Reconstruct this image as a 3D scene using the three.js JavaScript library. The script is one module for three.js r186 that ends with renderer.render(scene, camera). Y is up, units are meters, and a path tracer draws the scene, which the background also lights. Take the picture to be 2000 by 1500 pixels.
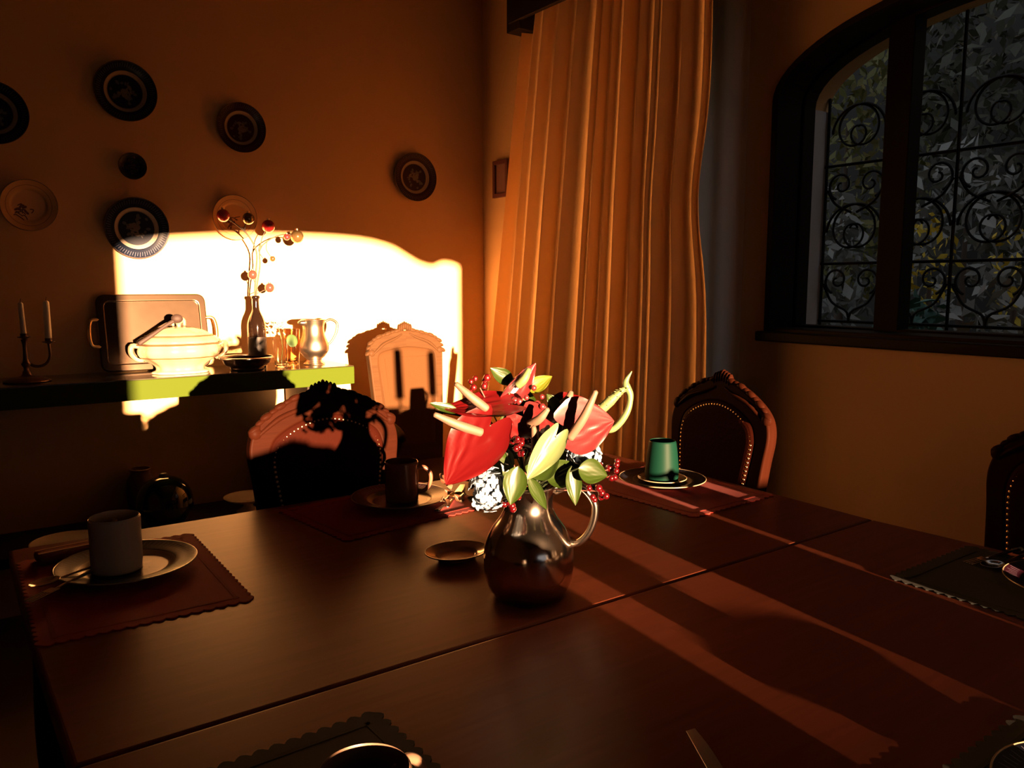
import * as THREE from 'three';
import { mergeGeometries } from 'three/addons/utils/BufferGeometryUtils.js';
import { RoundedBoxGeometry } from 'three/addons/geometries/RoundedBoxGeometry.js';

// ---------- camera, sky, sun, exposure ----------
const scene = new THREE.Scene();
const RAD = Math.PI / 180, EYE = 1.30, TABLE = 0.75;
const camera = new THREE.PerspectiveCamera(51.22, 4 / 3, 0.05, 100);
camera.position.set(0, EYE, 0);
{
  const yaw = 35.8 * RAD, pitch = 7.1 * RAD;
  camera.lookAt(Math.sin(yaw) * Math.cos(pitch), EYE - Math.sin(pitch), -Math.cos(yaw) * Math.cos(pitch));
}
scene.background = new THREE.Color().setRGB(0.30, 0.305, 0.335);      // dusk sky
const sunAz = 6.8 * RAD, sunEl = 1.8 * RAD;
const sunTo = new THREE.Vector3(Math.sin(sunAz) * Math.cos(sunEl), -Math.sin(sunEl), -Math.cos(sunAz) * Math.cos(sunEl));
const sun = new THREE.DirectionalLight(new THREE.Color().setRGB(1.0, 0.56, 0.29), 66);
sun.position.copy(sunTo).multiplyScalar(-12).add(new THREE.Vector3(1, 1.2, -1));
sun.target.position.set(1, 1.2, -1);
sun.castShadow = true;
sun.shadow.mapSize.set(4096, 4096);
Object.assign(sun.shadow.camera, { left: -4, right: 5, top: 4, bottom: -4, near: 0.5, far: 30 });
scene.add(sun, sun.target);
const renderer = new THREE.WebGLRenderer({ antialias: true });
renderer.toneMapping = THREE.LinearToneMapping;
renderer.toneMappingExposure = 1.06;
renderer.shadowMap.enabled = true;

// ---------- helpers ----------
let seed = 7;
const rnd = () => { seed = (seed * 1664525 + 1013904223) >>> 0; return seed / 4294967296; };
const rr = (a, b) => a + (b - a) * rnd();
const V3 = (x, y, z) => new THREE.Vector3(x, y, z);
const taken = {};
function numbered(n) { const k = taken[n] ?? 0; taken[n] = k + 1; return k ? n + '_' + String(k).padStart(3, '0') : n; }
function shade(o) { o.castShadow = o.receiveShadow = true; return o; }
function mesh(name, geo, mat, parent) { const m = shade(new THREE.Mesh(geo, mat)); m.name = name; parent.add(m); return m; }
function thing(name, label, category, [x, y, v] = [0, 0, 0], turn = 0, group) {
  const o = new THREE.Group(); o.name = numbered(name); o.position.set(x, y, -v); o.rotation.y = turn;
  o.userData = { label, category }; if (group) o.userData.group = group; scene.add(o); return o;
}
function copy(o, label, [x, y, v], turn = 0) {
  const c = o.clone(); c.name = numbered(o.name.replace(/_\d+$/, '')); c.userData = { ...o.userData, label };
  c.position.set(x, y, -v); c.rotation.y = turn; scene.add(c); return c;
}
function struct(name, geo, mat) { const m = mesh(name, geo, mat, scene); m.userData.kind = 'structure'; return m; }
function structGroup(name) { const g = new THREE.Group(); g.name = name; g.userData.kind = 'structure'; scene.add(g); return g; }
const col = (r, g, b) => new THREE.Color().setRGB(r, g, b);
const std = (r, g, b, rough = 0.6, extra = {}) => new THREE.MeshStandardMaterial({ color: col(r, g, b), roughness: rough, side: THREE.DoubleSide, ...extra });
const phys = (r, g, b, rough = 0.4, extra = {}) => new THREE.MeshPhysicalMaterial({ color: col(r, g, b), roughness: rough, side: THREE.DoubleSide, ...extra });
function box(w, h, d, x = 0, y = 0, z = 0, r = 0) {
  const g = r ? new RoundedBoxGeometry(w, h, d, 2, r) : new THREE.BoxGeometry(w, h, d); g.translate(x, y, z); return g;
}
function merge(list) { return mergeGeometries(list.map((g) => { const n = g.index ? g.toNonIndexed() : g; for (const k of Object.keys(n.attributes)) if (!['position', 'normal', 'uv'].includes(k)) n.deleteAttribute(k); return n; })); }
function lathe(pts, seg = 48) {          // smooth profile through the points [radius, height]
  const c = new THREE.SplineCurve(pts.map(([r, y]) => new THREE.Vector2(r, y)));
  return new THREE.LatheGeometry(c.getPoints(pts.length * 5), seg);
}
function latheSharp(pts, seg = 48) { return new THREE.LatheGeometry(pts.map(([r, y]) => new THREE.Vector2(r, y)), seg); }
function taper(points, radii, seg = 24, rad = 8) {      // swept tube whose radius follows radii; rounded ends
  const curve = new THREE.CatmullRomCurve3(points.map((p) => V3(...p)));
  const fr = curve.computeFrenetFrames(seg), pos = [], uv = [], idx = [];
  const rAt = (t) => { const f = t * (radii.length - 1), i = Math.min(Math.floor(f), radii.length - 2); return radii[i] + (radii[i + 1] - radii[i]) * (f - i); };
  for (let i = 0; i <= seg; i++) {
    const p = curve.getPointAt(i / seg), r = rAt(i / seg);
    for (let j = 0; j <= rad; j++) {
      const a = j / rad * Math.PI * 2, q = p.clone().addScaledVector(fr.normals[i], r * Math.cos(a)).addScaledVector(fr.binormals[i], r * Math.sin(a));
      pos.push(q.x, q.y, q.z); uv.push(j / rad, i / seg);
    }
  }
  const w = rad + 1;
  for (let i = 0; i < seg; i++) for (let j = 0; j < rad; j++) { const a = i * w + j; idx.push(a, a + w, a + 1, a + 1, a + w, a + w + 1); }
  for (const [i, s] of [[0, -1], [seg, 1]]) {
    const p = curve.getPointAt(i / seg).addScaledVector(fr.tangents[i], s * rAt(i / seg) * 0.6), k = pos.length / 3;
    pos.push(p.x, p.y, p.z); uv.push(0.5, i / seg);
    for (let j = 0; j < rad; j++) s < 0 ? idx.push(k, i * w + j, i * w + j + 1) : idx.push(k, i * w + j + 1, i * w + j);
  }
  const g = new THREE.BufferGeometry();
  g.setAttribute('position', new THREE.Float32BufferAttribute(pos, 3)); g.setAttribute('uv', new THREE.Float32BufferAttribute(uv, 2));
  g.setIndex(idx); g.computeVertexNormals(); return g;
}
function sphere(r, x = 0, y = 0, z = 0, sx = 1, sy = 1, sz = 1, d = 12) { const g = new THREE.SphereGeometry(r, d * 2, d); g.scale(sx, sy, sz); g.translate(x, y, z); return g; }
function splineShape(pts, n = 60) {
  const s = new THREE.Shape(); s.setFromPoints(new THREE.SplineCurve(pts.map(([x, y]) => new THREE.Vector2(x, y))).getPoints(n)); return s;
}
function mirrorPts(half) { return [...half, ...half.slice(0, -1).reverse().map(([x, y]) => [-x, y])]; }
function extrude(shape, depth, bevel = 0.004, seg = 2) {
  const g = new THREE.ExtrudeGeometry(shape, { depth, bevelEnabled: bevel > 0, bevelThickness: bevel, bevelSize: bevel, bevelOffset: -bevel, bevelSegments: seg, curveSegments: 16 }); return g;
}
// noise textures
function hash(x, y, s) { let h = (x * 374761393 + y * 668265263 + s * 982451653) | 0; h = Math.imul(h ^ (h >>> 13), 1274126177); return ((h ^ (h >>> 16)) >>> 0) / 4294967296; }
function vnoise(x, y, per, s) {
  const xi = Math.floor(x), yi = Math.floor(y), fx = x - xi, fy = y - yi, m = (a) => ((a % per) + per) % per;
  const sx = fx * fx * (3 - 2 * fx), sy = fy * fy * (3 - 2 * fy);
  const a = hash(m(xi), m(yi), s), b = hash(m(xi + 1), m(yi), s), c = hash(m(xi), m(yi + 1), s), d = hash(m(xi + 1), m(yi + 1), s);
  return (a + (b - a) * sx) * (1 - sy) + (c + (d - c) * sx) * sy;
}
function tex(size, fn, srgb) {
  const d = new Uint8Array(size * size * 4);
  for (let y = 0; y < size; y++) for (let x = 0; x < size; x++) {
    const c = fn(x / size, y / size), i = (y * size + x) * 4;
    for (let k = 0; k < 3; k++) d[i + k] = Math.max(0, Math.min(255, 255 * (Array.isArray(c) ? c[k] : c))); d[i + 3] = 255;
  }
  const t = new THREE.DataTexture(d, size, size); t.wrapS = t.wrapT = THREE.RepeatWrapping; t.magFilter = THREE.LinearFilter; t.minFilter = THREE.LinearMipmapLinearFilter; t.generateMipmaps = true;
  if (srgb) t.colorSpace = THREE.SRGBColorSpace; t.needsUpdate = true; return t;
}
const fbm = (x, y, per, s) => 0.5 * vnoise(x * per, y * per, per, s) + 0.3 * vnoise(x * per * 2, y * per * 2, per * 2, s + 1) + 0.2 * vnoise(x * per * 4, y * per * 4, per * 4, s + 2);
const texPlaster = tex(512, (x, y) => fbm(x, y, 16, 3));
const texTone = tex(512, (x, y) => 0.9 + 0.1 * fbm(x, y, 6, 11));
const texGrain = tex(512, (x, y) => { const g = vnoise(x * 6, y * 90, 90, 21) * 0.6 + vnoise(x * 12, y * 240, 240, 22) * 0.4; return 0.72 + 0.28 * g; });
const texLeather = tex(256, (x, y) => fbm(x, y, 40, 31));
const texWeave = tex(256, (x, y) => 0.5 + 0.25 * Math.sin(x * Math.PI * 2 * 64) + 0.25 * Math.sin(y * Math.PI * 2 * 64));
const rep = (t, x, y) => { const c = t.clone(); c.repeat.set(x, y); c.needsUpdate = true; return c; };

// ---------- materials ----------
const matWall = std(0.64, 0.41, 0.19, 0.9, { map: rep(texTone, 0.5, 0.5), bumpMap: rep(texPlaster, 1.2, 1.2), bumpScale: 0.002 });
const matCeil = std(0.10, 0.06, 0.035, 0.8, { map: rep(texGrain, 3, 3) });        // dark boarded ceiling
const matPanel = std(0.13, 0.07, 0.035, 0.7, { map: rep(texGrain, 2, 2) });       // wood panelling behind the viewer
const matFloor = std(0.09, 0.055, 0.035, 0.55, { map: rep(texTone, 1, 1) });
const matOuter = std(0.6, 0.6, 0.62, 0.9);
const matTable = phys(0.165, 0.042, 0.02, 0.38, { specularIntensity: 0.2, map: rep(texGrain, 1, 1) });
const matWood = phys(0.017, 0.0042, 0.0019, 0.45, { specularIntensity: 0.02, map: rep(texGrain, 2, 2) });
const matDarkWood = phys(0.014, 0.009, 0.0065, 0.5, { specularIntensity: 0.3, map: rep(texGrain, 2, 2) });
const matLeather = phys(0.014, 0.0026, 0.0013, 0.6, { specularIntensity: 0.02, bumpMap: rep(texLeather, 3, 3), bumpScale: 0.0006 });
const matArmFabric = phys(0.05, 0.0225, 0.0085, 0.85, { specularIntensity: 0.1, bumpMap: rep(texWeave, 3, 3), bumpScale: 0.0005 });
const matArmWood = phys(0.05, 0.024, 0.010, 0.5, { specularIntensity: 0.06, map: rep(texGrain, 2, 2) });
const matBrass = std(0.75, 0.55, 0.28, 0.28, { metalness: 1 });
const matSilver = std(0.74, 0.68, 0.62, 0.16, { metalness: 1 });
const matTarnish = std(0.20, 0.14, 0.095, 0.24, { metalness: 1, roughnessMap: rep(texTone, 2, 2) });
const matIron = std(0.008, 0.008, 0.009, 0.85);
const matCurtain = std(0.9, 0.62, 0.32, 0.85, { bumpMap: rep(texWeave, 12, 20), bumpScale: 0.0003 });
const matSheer = phys(0.92, 0.90, 0.88, 1, { transmission: 0.6, thickness: 0 });
const matGlass = phys(1, 1, 1, 0.02, { transmission: 1, thickness: 0, ior: 1.5 });
const matLime = phys(0.03, 0.05, 0.0045, 0.5, { specularIntensity: 0.04 });
const matShelfTop = phys(0.02, 0.018, 0.007, 0.2, { clearcoat: 0.6, clearcoatRoughness: 0.08 });
const matCream = phys(0.26, 0.2, 0.12, 0.25, { clearcoat: 0.4 });
const matWhite = phys(0.72, 0.66, 0.56, 0.22, { clearcoat: 0.5 });
const matRedMat = std(0.34, 0.02, 0.012, 0.9, { bumpMap: rep(texWeave, 30, 30), bumpScale: 0.0006 });
const matDarkMat = std(0.010, 0.016, 0.016, 0.95, { bumpMap: rep(texWeave, 30, 30), bumpScale: 0.0006 });

// ---------- the room ----------
const WA = 3.6, WB = 2.41, WD = -2.6, WC = -1.7, CEIL = 2.9, WT = 0.3;
struct('floor', box(WB - WC + 2 * WT, 0.1, WA - WD + 2 * WT, (WB + WC) / 2, -0.05, -(WA + WD) / 2), matFloor);
struct('ceiling', box(WB - WC + 2 * WT, 0.1, WA - WD + 2 * WT, (WB + WC) / 2, CEIL + 0.05, -(WA + WD) / 2), matCeil);
struct('wall_left', box(WB - WC + 2 * WT, CEIL, WT, (WB + WC) / 2, CEIL / 2, -WA - WT / 2), matWall);
struct('wall_near', box(WT, CEIL, WA - WD, WC - WT / 2, CEIL / 2, -(WA + WD) / 2), matPanel);
// right wall with the arched window and the curtained glass door; shape is drawn in (v, height)
const ARCH = { v0: 0.35, v1: 1.78, sill: 1.135, spring: 1.92, rise: 0.25 };
function archPath(P, { v0, v1, sill, spring, rise }, inset = 0) {
  const a0 = v0 + inset, a1 = v1 - inset, c = (a0 + a1) / 2, a = (a1 - a0) / 2;
  P.moveTo(a0, sill + inset); P.lineTo(a1, sill + inset); P.lineTo(a1, spring);
  P.absellipse(c, spring, a, rise - inset, 0, Math.PI, false); P.lineTo(a0, sill + inset); return P;
}
const DOOR = { v0: 1.98, v1: 3.2, h: 2.3 };
{
  const s = new THREE.Shape();
  s.moveTo(WD, 0); s.lineTo(DOOR.v0, 0); s.lineTo(DOOR.v0, DOOR.h); s.lineTo(DOOR.v1, DOOR.h); s.lineTo(DOOR.v1, 0); s.lineTo(WA, 0); s.lineTo(WA, CEIL); s.lineTo(WD, CEIL); s.lineTo(WD, 0);
  s.holes.push(archPath(new THREE.Path(), ARCH));
  const g = new THREE.ExtrudeGeometry(s, { depth: WT, bevelEnabled: false, curveSegments: 48 });
  g.rotateY(Math.PI / 2); g.translate(WB, 0, 0);          // (v, y, d) -> (d, y, -v)
  struct('wall_right', g, matWall);
}
// rear wall (behind the viewer) with the opening through which the low sun comes
{
  const s = new THREE.Shape();
  s.moveTo(WC - WT, 0); s.lineTo(WB + WT, 0); s.lineTo(WB + WT, CEIL); s.lineTo(WC - WT, CEIL); s.lineTo(WC - WT, 0);
  const h = new THREE.Path();
  h.setFromPoints(new THREE.SplineCurve([[-0.118, 1.64], [-0.06, 1.668], [0.16, 1.695], [0.5, 1.715], [0.9, 1.712], [1.1, 1.68], [1.2, 1.635], [1.27, 1.60], [1.34, 1.585], [1.40, 1.605], [1.46, 1.60], [1.51, 1.585]].map((p) => new THREE.Vector2(...p))).getPoints(40));
  h.lineTo(1.51, 0.854); h.lineTo(-0.118, 0.854); h.closePath();
  s.holes.push(h);
  const g = new THREE.ExtrudeGeometry(s, { depth: 0.12, bevelEnabled: false });
  g.translate(0, 0, -WD);
  struct('wall_back', g, matPanel);
}
// arched window: dark frame with mullions, glass, outer reveal
{
  const w = structGroup('window_1');
  const u0 = WB + 0.13;
  const place = (g) => { g.rotateY(Math.PI / 2); g.translate(u0, 0, 0); return g; };
  const fr = archPath(new THREE.Shape(), ARCH); fr.holes.push(archPath(new THREE.Path(), ARCH, 0.02));
  mesh('window_frame', place(extrude(fr, 0.06, 0.004)), matDarkWood, w);
  const yTop = (v) => { const c = (ARCH.v0 + ARCH.v1) / 2, a = (ARCH.v1 - ARCH.v0) / 2; return ARCH.spring + ARCH.rise * Math.sqrt(Math.max(0, 1 - ((v - c) / a) ** 2)); };
  for (const v of [1.42, 0.71]) mesh('mullion', box(0.07, yTop(v) - ARCH.sill - 0.01, 0.085, u0 + 0.03, (yTop(v) + ARCH.sill) / 2, -v, 0.004), matDarkWood, w);
  const gp = archPath(new THREE.Shape(), ARCH, 0.03);
  const gg = new THREE.ShapeGeometry(gp, 32); gg.rotateY(Math.PI / 2); gg.translate(u0 + 0.035, 0, 0);
  mesh('pane', gg, matGlass, w);
  mesh('window_sill', box(0.17, 0.035, ARCH.v1 - ARCH.v0 + 0.06, WB + 0.045, ARCH.sill - 0.0175, -(ARCH.v0 + ARCH.v1) / 2, 0.006), matDarkWood, w);
  for (const v of [ARCH.v0 + 0.004, ARCH.v1 - 0.004]) mesh('outer_reveal', box(0.1, ARCH.spring - ARCH.sill, 0.008, u0 + 0.115, (ARCH.spring + ARCH.sill) / 2, -v), matOuter, w);
  // dark casing board around the arch on the room side
  const cs = archPath(new THREE.Shape(), { ...ARCH, v0: ARCH.v0 - 0.012, v1: ARCH.v1 + 0.012, sill: ARCH.sill - 0.004, rise: ARCH.rise + 0.012 }); cs.holes.push(archPath(new THREE.Path(), ARCH, 0.012));
  const cg = extrude(cs, 0.13, 0.003); cg.rotateY(Math.PI / 2); cg.translate(WB - 0.012, 0, 0);
  mesh('casing', cg, matDarkWood, w);
}
// glass door behind the curtain
{
  const d = structGroup('door_1');
  const x = WB + 0.16, w = DOOR.v1 - DOOR.v0;
  for (const v of [DOOR.v0 + 0.04, (DOOR.v0 + DOOR.v1) / 2, DOOR.v1 - 0.04]) mesh('door_frame', box(0.06, DOOR.h, 0.08, x, DOOR.h / 2, -v, 0.004), matDarkWood, d);
  for (const y of [0.1, DOOR.h - 0.04]) mesh('door_rail', box(0.06, y < 1 ? 0.2 : 0.08, w, x, y, -(DOOR.v0 + DOOR.v1) / 2, 0.004), matDarkWood, d);
  for (const s of [0.25, 0.75]) mesh('pane', (() => { const g = new THREE.PlaneGeometry(w / 2 - 0.06, DOOR.h - 0.26); g.rotateY(Math.PI / 2); g.translate(x, DOOR.h / 2 + 0.06, -(DOOR.v0 + w * s)); return g; })(), matGlass, d);
}

// ---------- outside the windows ----------
struct('ground', box(30, 0.1, 40, 8, -0.16, -4), std(0.05, 0.08, 0.03, 1, { map: rep(texTone, 8, 8) }));
// side wing of the house that keeps the sun off the garden
struct('wall_wing', box(9, 4.5, 0.3, WB + WT + 4.5, 2.2, -WD + 0.16), matOuter);
struct('wall_garden', box(0.25, 7.0, 18, 7.9, 3.4, -3.5), std(0.045, 0.046, 0.043, 0.95, { map: rep(texTone, 4, 2) }));
function leafCloud(n, rx, ry, rz, size, cy, droop = 0.4) {      // loose leaves filling an ellipsoid
  const pos = [], nor = [];
  for (let i = 0; i < n; i++) {
    const a = rnd() * 6.283, c = rr(-1, 1), k = Math.cbrt(rr(0.25, 1)), s = Math.sqrt(1 - c * c);
    const p = V3(rx * k * s * Math.cos(a), cy + ry * k * c, rz * k * s * Math.sin(a)), L = size * rr(0.6, 1.3);
    const d = V3(rr(-1, 1), rr(-1, 0.6) - droop, rr(-1, 1)).normalize(), e = V3(rr(-1, 1), rr(-1, 1), rr(-1, 1)).cross(d).normalize(), m = d.clone().cross(e);
    const q0 = p, q1 = p.clone().addScaledVector(d, L * 0.5).addScaledVector(e, L * 0.22).addScaledVector(m, L * 0.08), q2 = p.clone().addScaledVector(d, L), q3 = p.clone().addScaledVector(d, L * 0.5).addScaledVector(e, -L * 0.22).addScaledVector(m, L * 0.08);
    for (const q of [q0, q1, q2, q0, q2, q3]) { pos.push(q.x, q.y, q.z); nor.push(-m.x, -m.y, -m.z); }
  }
  const g = new THREE.BufferGeometry(); g.setAttribute('position', new THREE.Float32BufferAttribute(pos, 3)); g.setAttribute('normal', new THREE.Float32BufferAttribute(nor, 3)); return g;
}
function shrub(name, label, x, v, h, r, n, size, m, stemH = 0.5, cat = 'shrub') {
  const t = thing(name, label, cat, [x, -0.11, v]);
  const f = mesh('foliage', leafCloud(n, r, (h - stemH * 0.7) / 2, r, size, (h + stemH * 0.7) / 2), m, t); f.userData.kind = 'stuff';
  mesh('stem', taper([[0, 0, 0], [0.02, stemH * 0.6, 0.01], [0.0, h * 0.75, 0.02]], [0.05, 0.035, 0.012], 10, 7), std(0.08, 0.06, 0.045, 0.9), t);
  return t;
}
const mGreen = std(0.07, 0.08, 0.055, 0.6), mGrey = std(0.22, 0.235, 0.22, 0.5), mYellow = std(0.6, 0.46, 0.04, 0.6), mTeal = std(0.06, 0.16, 0.13, 0.6), mPink = std(0.85, 0.42, 0.3, 0.5), mOlive = std(0.17, 0.17, 0.055, 0.6);
shrub('leafy_tree', 'tall dark tree filling the upper right of the garden view', 6.4, 2.55, 4.4, 0.85, 2600, 0.13, mGreen, 2.2, 'tree');
shrub('leafy_tree', 'olive green tree seen through the upper left of the window grille', 6.5, 4.1, 3.7, 0.75, 1700, 0.12, mOlive, 1.8, 'tree');
shrub('silvery_shrub', 'grey leaved shrub in the middle of the garden view', 5.3, 2.5, 2.35, 0.42, 700, 0.12, mGrey, 0.9);
shrub('silvery_shrub', 'pale grey leaved shrub behind the left window pane', 5.2, 3.5, 2.2, 0.4, 620, 0.14, mGrey, 0.9);
shrub('yellow_shrub', 'bright yellow leaved shrub right of the window mullion', 4.5, 2.30, 1.86, 0.14, 110, 0.06, mYellow, 1.75);
shrub('yellow_shrub', 'yellow leaved bush at the right edge of the window view', 4.5, 1.86, 1.82, 0.11, 60, 0.06, mYellow, 1.75);
shrub('dark_shrub', 'low blue green bush below the yellow leaves', 4.0, 2.1, 1.42, 0.17, 260, 0.12, mTeal, 0.5);
shrub('dark_shrub', 'low dark bush at the bottom left of the window view', 4.0, 2.58, 1.2, 0.17, 240, 0.12, mGreen, 0.4);
shrub('flowering_plant', 'salmon pink leaved plant low at the window corner', 3.3, 1.48, 1.24, 0.12, 60, 0.1, mPink, 1.0, 'plant');
shrub('silvery_shrub', 'grey spiky shrub behind the salmon pink plant', 3.72, 1.6, 1.5, 0.17, 200, 0.11, mGrey, 0.6);

// wrought iron grille on the outer side of the window
{
  const X = WB + 0.285, t = thing('window_grille', 'black wrought iron scrollwork grille outside the arched window', 'grille', [X, ARCH.sill, (ARCH.v0 + ARCH.v1) / 2]);
  const c0 = (ARCH.v0 + ARCH.v1) / 2, a0 = (ARCH.v1 - ARCH.v0) / 2;
  const top = (v) => ARCH.spring + ARCH.rise * Math.sqrt(Math.max(0, 1 - ((v - c0) / a0) ** 2));
  const W = (v, y, d = 0) => [d, y - ARCH.sill, c0 - v];
  const bar = (pts, r = 0.007) => mesh('bar', taper(pts.map((p) => W(...p)), [r, r], Math.max(8, pts.length * 3), 6), matIron, t);
  for (const v of [1.765, 1.535, 1.30, 1.065, 0.83, 0.595, 0.365]) bar([[v, ARCH.sill + 0.002], [v, (ARCH.sill + top(v)) / 2], [v, Math.max(top(v) - 0.006, ARCH.spring)]], 0.006);
  for (const y of [1.165, 1.375, 1.725]) bar([[ARCH.v0 + 0.004, y], [c0, y], [ARCH.v1 - 0.004, y]], 0.0055);
  // a scroll: open C that winds in at both ends
  const scroll = (cv, cy, R, from, sweep, turns, dir, r = 0.005) => {
    const pts = [], n = 34;
    for (let i = 0; i <= n; i++) { const k = i / n, a = from + dir * (sweep * k + turns * 6.283 * k * k), q = R * (1 - 0.86 * Math.pow(k, 1.5)); pts.push(W(cv + q * Math.cos(a), cy + q * Math.sin(a), 0.004)); }
    mesh('scroll', taper(pts, [r, r * 0.9, r * 0.8], 48, 5), matIron, t);
  };
  for (const c of [1.65, 1.4175, 1.1825, 0.9475, 0.7125, 0.48]) {
    for (const m of [1, -1]) {
      scroll(c + m * 0.005, 1.84, 0.105, m > 0 ? Math.PI : 0, 3.4, 0.7, m > 0 ? -1 : 1);        // big scrolls under the arch
      scroll(c + m * 0.056, 1.655, 0.052, m > 0 ? -1.2 : Math.PI + 1.2, 3.2, 0.9, m > 0 ? 1 : -1);
      scroll(c + m * 0.004, 1.49, 0.11, m > 0 ? Math.PI : 0, 3.6, 0.8, m > 0 ? -1 : 1);
      scroll(c + m * 0.056, 1.315, 0.05, m > 0 ? -1.2 : Math.PI + 1.2, 3.2, 0.9, m > 0 ? 1 : -1);
      bar([[c + m * 0.108, 1.30], [c + m * 0.07, 1.235], [c + m * 0.008, 1.20], [c, 1.168]], 0.0045);
      bar([[c + m * 0.108, 1.64], [c + m * 0.075, 1.59], [c + m * 0.01, 1.555]], 0.0045);
    }
  }
}

// ---------- curtain, sheer, pelmet, small picture ----------
function drape(n, m, fn) {
  const pos = [], uv = [], idx = [];
  for (let j = 0; j <= m; j++) for (let i = 0; i <= n; i++) { const p = fn(i / n, j / m); pos.push(...p); uv.push(i / n, j / m); }
  for (let j = 0; j < m; j++) for (let i = 0; i < n; i++) { const a = j * (n + 1) + i; idx.push(a, a + 1, a + n + 2, a, a + n + 2, a + n + 1); }
  const g = new THREE.BufferGeometry(); g.setAttribute('position', new THREE.Float32BufferAttribute(pos, 3)); g.setAttribute('uv', new THREE.Float32BufferAttribute(uv, 2)); g.setIndex(idx); g.computeVertexNormals(); return g;
}
{
  const ridges = [0.0, 0.10, 0.165, 0.265, 0.36, 0.465, 0.50, 0.565, 0.625, 0.71, 0.775, 0.805, 0.88, 0.965, 1.0];   // where the pleats stand proud
  const t = thing('curtain', 'long golden cream curtain hanging in loose pleats in the corner', 'curtain', [2.3, 0, 2.6]);
  const g = drape(620, 44, (s, k) => {
    const y = 0.015 + k * 2.5, low = 1 - k;
    const vL = 3.02 + 0.40 * Math.pow(low, 0.9), vR = 1.93 + 0.05 * Math.exp(-(((y - 1.6) / 0.25) ** 2)) * s ** 5 - 0.03 * low;
    let amp = 0, sw = s + 0.003 * Math.sin(1.6 * k + 9 * s) + 0.001 * Math.sin(3 * k + 23 * s);
    let i = 0; while (i < ridges.length - 2 && sw > ridges[i + 1]) i++;
    const f = Math.min(1, Math.max(0, (sw - ridges[i]) / (ridges[i + 1] - ridges[i]))), wid = ridges[i + 1] - ridges[i];
    const depth = f < 0.28 ? Math.sin(f / 0.28 * Math.PI / 2) : Math.pow(Math.cos((f - 0.28) / 0.72 * Math.PI / 2), 0.9);     // each pleat leans: one steep side, one slow side
    amp = depth * Math.min(0.075, wid * 1.35 * 0.5) * (0.8 + 0.2 * Math.sin(i * 2.3 + k * 2)) + 0.010 * Math.sin(14 * s + 1.2 * k);
    return [2.225 + amp - 2.3, y, 2.6 - (vL + (vR - vL) * s)];
  });
  mesh('cloth', g, matCurtain, t);
  const sh = thing('sheer_curtain', 'pale grey sheer curtain edge showing beside the golden curtain', 'curtain', [2.365, 0, 2.5]);
  mesh('cloth', drape(160, 4, (s, k) => [0.012 * Math.sin(s * 60), 0.02 + k * 2.47, 2.5 - (3.15 - 1.285 * s)]), matSheer, sh);
  const p = thing('pelmet', 'dark wooden pelmet above the golden curtain', 'pelmet', [2.3, 2.44, 2.5]);
  mesh('front_board', box(0.022, 0.19, 1.24, -0.1, 0.115, 0.05, 0.003), matDarkWood, p);
  mesh('top_board', box(0.22, 0.02, 1.24, 0, 0.205, 0.05, 0.003), matDarkWood, p);
  mesh('end_block', box(0.21, 0.23, 0.10, 0.003, 0.1, -0.54, 0.003), matDarkWood, p);
  mesh('end_block', box(0.21, 0.21, 0.03, 0.003, 0.11, 0.665, 0.003), matDarkWood, p);
  const f = thing('picture_frame', 'small dark framed picture half hidden behind the curtain edge', 'picture', [WB - 0.006, EYE + 0.44, 3.42]);
  const s = new THREE.Shape(); s.moveTo(-0.065, 0); s.lineTo(0.065, 0); s.lineTo(0.065, 0.185); s.lineTo(-0.065, 0.185); s.closePath();
  const h = new THREE.Path(); h.moveTo(-0.045, 0.02); h.lineTo(0.045, 0.02); h.lineTo(0.045, 0.165); h.lineTo(-0.045, 0.165); h.closePath(); s.holes.push(h);
  const fg = extrude(s, 0.014, 0.002); fg.rotateY(-Math.PI / 2); mesh('frame', fg, std(0.10, 0.03, 0.03, 0.5), f);
  mesh('print', box(0.004, 0.15, 0.094, -0.003, 0.0925, 0), std(0.2, 0.1, 0.09, 0.6), f);
}

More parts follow.
